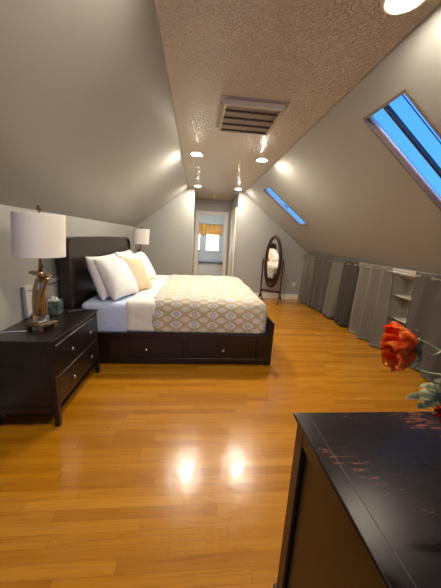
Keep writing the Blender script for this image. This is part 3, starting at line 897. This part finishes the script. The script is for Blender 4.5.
# ------------------------------------------------------------------ built-in shelves
sh = thing('built_in_bookcase', 'white built-in shelving showing between the two grey curtains', 'bookcase', (0, 0, 0))
SH = simple('off_white_shelf_paint', (.48, .45, .385), .5)
bm = BM(); box(bm, 2.935, 2.95, SY0, SY1, 0, .99)
obj('back_panel', bm, SH, sh)
bm = BM(); box(bm, 2.72, 2.93, SY0+.002, SY1-.002, 0, .10, .002); obj('plinth', bm, SH, sh)
bm = BM(); prism(bm, [(2.715, 1.095), (2.715, 1.13), (2.745, 1.13), (2.93, .985), (2.93, .965), (2.745, 1.055), (2.725, 1.055)], 'y', SY0+.002, SY1-.002)
obj('top_board', bm, simple('shelf_top_white', (.52, .49, .42), .5), sh)
DV = [SY0+.002, 2.62, 3.36, SY1-.032]
for y in DV:
    bm = BM(); prism(bm, [(2.72, .10), (2.93, .10), (2.93, .964), (2.74, 1.054), (2.72, 1.054)], 'y', y, y+.03); obj('divider', bm, SH, sh)
for y0, y1 in ((SY0+.034, 2.618), (2.652, 3.358), (3.392, SY1-.034)):
    for z in (.448, .76):
        bm = BM(); box(bm, 2.722, 2.93, y0, y1, z, z+.022, .002); obj('shelf', bm, SH, sh)

# ------------------------------------------------------------------ curtains on a rod
RX, RZ = 2.625, 1.088
rod = thing('curtain_rod', 'long thin metal curtain rod under the right slope', 'curtain rod', (RX, 0, RZ))
bm = BM(); tube(bm, [(0, 1.75, 0), (0, 6.26, 0)], .011, 12); obj('pole', bm, STEEL, rod, smooth=True)
for y in (1.72, 6.275):
    bm = BM(); lathe(bm, [(.002, -.03), (.016, -.02), (.02, 0), (.016, .02), (.002, .03)], 14, M=Matrix.Rotation(PI/2, 4, 'X'), c=(0, y, 0)) ; obj('end_cap', bm, STEEL, rod, smooth=True)
for y in (2.2, 4.33, 5.95):
    bm = BM(); box(bm, .0, XR-RX-.001 if not (SY0 < y < SY1) else .085, y-.008, y+.008, -.022, -.012); obj('bracket', bm, STEEL, rod)

def curtain(label, y0, y1, mat, folds, seed, flare=.10, lean=-.055, ybot=None, amp=(.026, .050), topz=RZ+.048):
    """grommet-top panel: waves weave around the rod; it falls to just above the floor"""
    t = thing('grommet_curtain', label, 'curtain', (RX, (y0+y1)/2, 0), 0, 'grey curtain panels along the right knee wall')
    ny, nz = folds*20, 26
    yb0, yb1 = ybot if ybot else (y0, y1)
    bm = BM(); g = []
    rnd = random.Random(seed)
    ph = rnd.random()*6
    wt = [rnd.uniform(.45, 1.25) for _ in range(folds*2+3)]
    for i in range(ny+1):
        row = []
        s = i/ny
        for j in range(nz+1):
            k = j/nz                      # 0 top, 1 bottom
            ya = y0+(y1-y0)*s; yb = yb0+(yb1-yb0)*s
            y = ya*(1-k)+yb*k
            A = amp[0]*(1-k)+amp[1]*k
            fi = s*folds*2; w_ = wt[int(fi)]*(1-(fi % 1))+wt[int(fi)+1]*(fi % 1)
            wv = math.cos(folds*2*PI*s)*A*(1-k+k*w_)
            wv2 = .018*k*math.sin(folds*PI*s*.9+ph+k*1.5)+.02*k*noise.noise(Vector((s*5+seed, k*1.5, 0)))
            x = wv+wv2+lean*k
            z = topz-(topz-.022)*k
            yy = y+.012*k*math.sin(folds*4*PI*s+ph)
            row.append(bm.verts.new((x, yy-(y0+y1)/2, z)))
        g.append(row)
    for i in range(ny):
        for j in range(nz): bm.faces.new((g[i][j], g[i+1][j], g[i+1][j+1], g[i][j+1]))
    bmesh.ops.solidify(bm, geom=bm.faces, thickness=.0025)
    obj('fabric', bm, mat, t, smooth=True)
    # grommets where the cloth crosses the rod
    for q in range(2*folds):
        s = (q+.5)/(2*folds)
        y = y0+(y1-y0)*s-(y0+y1)/2
        slope_ = -folds*2*PI*math.sin(folds*2*PI*s)*amp[0]/(y1-y0)
        ang = math.atan2(slope_, 1)
        bm = BM()
        tube(bm, [(.021*math.cos(2*PI*k/20), 0, .021*math.sin(2*PI*k/20)) for k in range(20)], .0045, 6, closed=True)
        Mg = Matrix.Translation((0, y, RZ)) @ Matrix.Rotation(PI/2-ang, 4, 'Z')
        bm.transform(Mg)
        obj('grommet', bm, STEEL, t, smooth=True)
    return t
curtain('light grey curtain panel nearest the far wall and the outlet', 5.72, 6.24, CUR_L, 2, 1)
curtain('medium grey curtain panel, second from the far wall', 4.94, 5.70, CUR_M, 3, 2)
curtain('narrow light grey curtain panel, third from the far wall', 4.54, 4.92, CUR_L, 2, 3)
curtain('dark charcoal curtain panel between two lighter ones', 4.08, 4.52, CUR_D, 2, 4)
curtain('wide light grey curtain panel beside the open white shelves', 3.32, 4.06, CUR_L, 3, 5, ybot=(3.20, 4.02), amp=(.028, .068))
curtain('dark grey curtain panel at the right edge, nearest the poppies', 1.85, 2.94, CUR_M, 3, 6)

# ------------------------------------------------------------------ foreground dresser
DX, DY1, DY0, DH = .3365, .742, .20, .85
ds = thing('dresser', 'black lacquered dresser with a worn scratched top in the foreground', 'dresser', (DX, DY0, 0))
Lx, Ly = 1.30, DY1-DY0
bm = BM(); box(bm, 0, Lx, 0, Ly, DH-.012, DH, .004, 3)
obj('top', bm, DESKTOP, ds, angle=30)
bm = BM(); box(bm, .006, Lx-.006, .006, Ly-.006, DH-.026, DH-.0125, .005, 2); obj('top_moulding', bm, DESKSIDE, ds)
bm = BM(); fw = .045   # raised border of the top
holed_slab(bm, lambda u, v, w: Vector((u, v, w)), [.012, fw, fw+.0016, Lx-fw, Lx-.012], [.012, fw, fw+.0016, Ly-fw, Ly-.012], .0012, {(i, j) for i in range(4) for j in range(4) if not ((i == 1 and 1 <= j <= 2) or (j == 1 and 1 <= i <= 2))})
for v in bm.verts: v.co.z += DH-.0002
obj('top_scoring', bm, simple('worn_edge_line', (.045, .032, .028), .5), ds)
bm = BM(); box(bm, .028, Lx-.02, .02, Ly-.02, .09, DH-.026); obj('body', bm, DESKSIDE, ds)
bm = BM()
box(bm, .012, .0275, Ly-.062, Ly-.012, .10, DH-.0265, .003); box(bm, .012, .0275, .012, .062, .10, DH-.0265, .003)
box(bm, .012, .0275, .062, Ly-.062, DH-.075, DH-.0265, .003); box(bm, .012, .0275, .062, Ly-.062, .10, .16, .003)
obj('side_frame', bm, DESKSIDE, ds)
bm = BM(); box(bm, .002, Lx-.002, .002, Ly-.002, .0, .10, .006, 2); obj('plinth', bm, DESKSIDE, ds)
for i in range(2):
    for j in range(3):
        x0 = .04+i*(Lx-.08)/2; z0 = .12+j*.225
        bm = BM(); box(bm, x0+.005, x0+(Lx-.08)/2-.005, Ly-.0195, Ly-.006, z0, z0+.215, .003)
        d = obj('drawer', bm, DESKSIDE, ds)
        bm = BM(); lathe(bm, [(.007, 0), (.006, .012), (.014, .018), (.015, .026), (.001, .032)], 14, M=Matrix.Rotation(-PI/2, 4, 'X'), c=(x0+(Lx-.08)/4, Ly-.006, z0+.11))
        obj('knob', bm, BRASS, d, smooth=True)

# ------------------------------------------------------------------ poppies in a vase
def petal_mat():
    m, n, l, p = nmat('poppy_petal_silk')
    tc = n.new('ShaderNodeTexCoord')
    a = n.new('ShaderNodeTexNoise'); a.inputs['Scale'].default_value = 45; a.inputs['Detail'].default_value = 4
    l.new(tc.outputs['Object'], a.inputs['Vector'])
    c = ramp(n, l, a.outputs['Fac'], [(.36, (.85, .06, .008)), (.50, (.95, .21, .012)), (.62, (1, .40, .03))])
    l.new(c, p.inputs['Base Color']); p.inputs['Roughness'].default_value = .5
    p.inputs['Subsurface Weight'].default_value = .12; p.inputs['Subsurface Radius'].default_value = (.01, .003, .001)
    return m
PETAL = petal_mat()
REDP = simple('red_petal_silk', (.62, .012, .010), .4, var=.2, vscale=40)
STEM = simple('pale_green_stem', (.50, .53, .24), .5)
CALYX = simple('grey_green_calyx', (.16, .20, .10), .6)
LEAF = simple('dusty_green_leaf', (.34, .35, .20), .6, var=.6, vscale=30)
vx, vy, vz = .80, .47, DH+.001
vase = thing('flower_vase', 'dark ceramic vase of artificial poppies on the dresser', 'vase', (vx, vy, vz))
bm = BM(); lathe(bm, [(.040, 0), (.055, .02), (.068, .07), (.060, .12), (.032, .16), (.034, .185), (.028, .185), (.026, .16), (.05, .12), (.058, .07), (.04, .015)], 28)
obj('body', bm, simple('dark_ceramic', (.05, .05, .06), .3), vase, smooth=True)

def poppy(label, head, axis, path, mat, size=.040, openn=.75, seed=0, petals=6):
    """head = base of the cup, axis = direction the cup opens, path = stem points from the cup base to the vase"""
    t = thing('poppy', label, 'flower', head, 0, 'artificial poppies in the vase')
    H = Vector(head); ax = Vector(axis).normalized()
    Q = ax.to_track_quat('Z', 'Y').to_matrix().to_4x4()
    rnd = random.Random(seed)
    for k in range(petals):
        inner = k % 2
        bm = BM(); nu, nv = 14, 12; g = []
        a0 = 2*PI*k/petals+rnd.uniform(-.12, .12)
        for i in range(nu+1):
            row = []
            s = -1+2*i/nu
            for j in range(nv+1):
                tt = j/nv
                wdt = (.35+1.05*math.sin(PI*min(1, tt*.60)))*(.90 if inner else 1.1)
                ang = a0+s*wdt*.62
                edge = 1-.16*s*s*tt
                L = size*1.5*edge*(.9 if inner else 1)
                # cup profile: radius grows quickly then closes/opens
                rad = size*(.12+openn*math.sin(min(1.75, tt*1.65))*(.86 if inner else 1.0))
                zz = L*(tt**1.15)
                ruf = .0035*tt*tt*math.sin(s*7+k*2.1)+.006*tt*noise.noise(Vector((s*3+k*5, tt*4, seed)))
                ru2 = .0022*tt*tt*math.sin(s*13+k)+.006*tt*noise.noise(Vector((s*4+k*3, seed, tt)))
                p = Vector(((rad+ruf)*math.cos(ang), (rad+ruf)*math.sin(ang), zz+ru2))
                row.append(bm.verts.new(Q @ p))
            g.append(row)
        for i in range(nu):
            for j in range(nv): bm.faces.new((g[i][j], g[i+1][j], g[i+1][j+1], g[i][j+1]))
        bmesh.ops.solidify(bm, geom=bm.faces, thickness=.0007)
        obj('petal', bm, mat, t, smooth=True)
    bm = BM(); lathe(bm, [(.003, 0), (.008, .004), (.010, .014), (.007, .020), (.001, .022)], 14, M=Q); obj('seed_head', bm, DARKBACK, t, smooth=True)
    # calyx: cup plus pointed sepals hugging the base
    bm = BM(); lathe(bm, [(.002, -.010), (.006, -.008), (.010, .0), (.0085, .004)], 12, M=Q)
    for k in range(5):
        a0 = 2*PI*k/5
        pr = [(.010, -.004, .006), (.020, .004, .0065), (.028, .014, .004), (.031, .024, .001)]
        prev = None
        for r_, z_, w_ in pr:
            c = Vector((r_*math.cos(a0), r_*math.sin(a0), z_)); tn = Vector((-math.sin(a0), math.cos(a0), 0))*w_
            cur = [bm.verts.new(Q @ (c-tn)), bm.verts.new(Q @ (c+tn))]
            if prev: bm.faces.new((prev[0], prev[1], cur[1], cur[0]))
            prev = cur
    obj('calyx', bm, CALYX, t, smooth=True)
    pts = catmull([Vector(p)-H for p in path], 8)
    bm = BM(); tube(bm, pts, .0021, 8); obj('stem', bm, STEM, t, smooth=True)
    return t
mouth = Vector((vx, vy, vz+.18))
poppy('orange poppy head facing left, upper of the two in front of the right curtain', (.477, .488, 1.205), (-1, .12, .12),
      [(.470, .486, 1.206), (.490, .490, 1.207), (.512, .492, 1.199), (.545, .494, 1.183), (.61, .492, 1.165), (.70, .482, 1.14), (.77, .474, 1.09), mouth+Vector((.0, 0, -.03)), mouth+Vector((.01, 0, -.15))], PETAL, .043, .60, 1)
poppy('red orange poppy head, lower of the two, its stem curving down to the right', (.474, .482, 1.186), (-1, .05, -.22),
      [(.470, .481, 1.188), (.474, .482, 1.178), (.478, .482, 1.152), (.500, .484, 1.140), (.530, .488, 1.132), (.570, .490, 1.127), (.65, .484, 1.12), (.74, .476, 1.08), mouth+Vector((-.008, 0, -.03)), mouth+Vector((-.005, 0, -.15))], PETAL, .042, .60, 8)
poppy('bright red bloom low at the right edge, only one petal tip in view', (.574, .462, 1.052), (-1, -.2, .12),
      [(.569, .461, 1.053), (.60, .464, 1.05), (.65, .468, 1.06), (.72, .470, 1.055), (.775, .471, 1.04), mouth+Vector((-.012, .006, -.03)), mouth+Vector((-.005, .006, -.15))], REDP, .026, .45, 4)
# small side tendril
tn = thing('flower_tendril', 'short pale green tendril between the two poppy stems', 'tendril', (.495, .481, 1.186))
bm = BM(); pts, rr = catmull([(0, 0, 0), (.014, .001, -.005), (.028, .003, -.006), (.042, .006, -.001), (.07, .01, .0), (.15, .005, -.02), (.24, -.005, -.07), (.303, -.011, -.14), (.303, -.011, -.26)], 6, [.0006, .0016, .0018, .0018, .0018, .0018, .0018, .0018, .0018])
tube(bm, pts, rr, 8); obj('stem', bm, STEM, tn, smooth=True)
# lobed leaf spray
lf = thing('leaf_spray', 'dusty grey green lobed leaf above the dresser top at the right edge', 'leaf', (.60, .492, 1.088))
def leaf(bm, a, b, up, wid, lobes=4, droop=.012, seed=0):
    a, b = Vector(a), Vector(b); d = b-a; L = d.length; d.normalize(); sd_ = d.cross(Vector(up)).normalized(); nn = sd_.cross(d)
    n = 40; prev = None; rnd = random.Random(seed)
    for i in range(n+1):
        t = i/n
        env = wid*(math.sin(PI*min(1, t*.93+.05))**.7)
        w1 = env*(.55+.45*abs(math.sin(PI*lobes*t)))+.0004; w2 = env*(.55+.45*abs(math.sin(PI*lobes*t+.6)))+.0004
        c = a+d*L*t-nn*droop*(t*t)+nn*.002*math.sin(t*11)
        sw = d*env*.5
        cur = [bm.verts.new(c+sd_*w1+sw+nn*.003*math.sin(t*25)), bm.verts.new(c-nn*.0022), bm.verts.new(c-sd_*w2+sw+nn*.003*math.cos(t*22))]
        if prev:
            bm.faces.new((prev[0], prev[1], cur[1], cur[0])); bm.faces.new((prev[1], prev[2], cur[2], cur[1]))
        prev = cur
for k, (a_, b_, u_, w_) in enumerate([((0, 0, 0), (-.122, -.018, -.004), (0, -.75, .65), .013), ((-.02, .0, .0), (-.085, -.012, .022), (0, -.7, .7), .010), ((-.02, -.002, -.002), (-.100, -.028, -.022), (0, -.8, .6), .013), ((.01, 0, .0), (-.04, -.018, -.030), (0, -.8, .6), .011), ((.02, .004, .004), (-.045, -.004, .030), (0, -.7, .7), .009)]):
    bm = BM(); leaf(bm, a_, b_, u_, w_, seed=k)
    bmesh.ops.solidify(bm, geom=bm.faces, thickness=.0006)
    obj('leaf_blade', bm, LEAF, lf, smooth=True)
bm = BM(); tube(bm, catmull([(-.03, -.003, -.001), (.03, .002, .002), (.10, -.01, -.01), (.165, -.021, -.03), (.197, -.022, -.08), (.197, -.022, -.15)], 6), .002, 8); obj('stem', bm, STEM, lf, smooth=True)
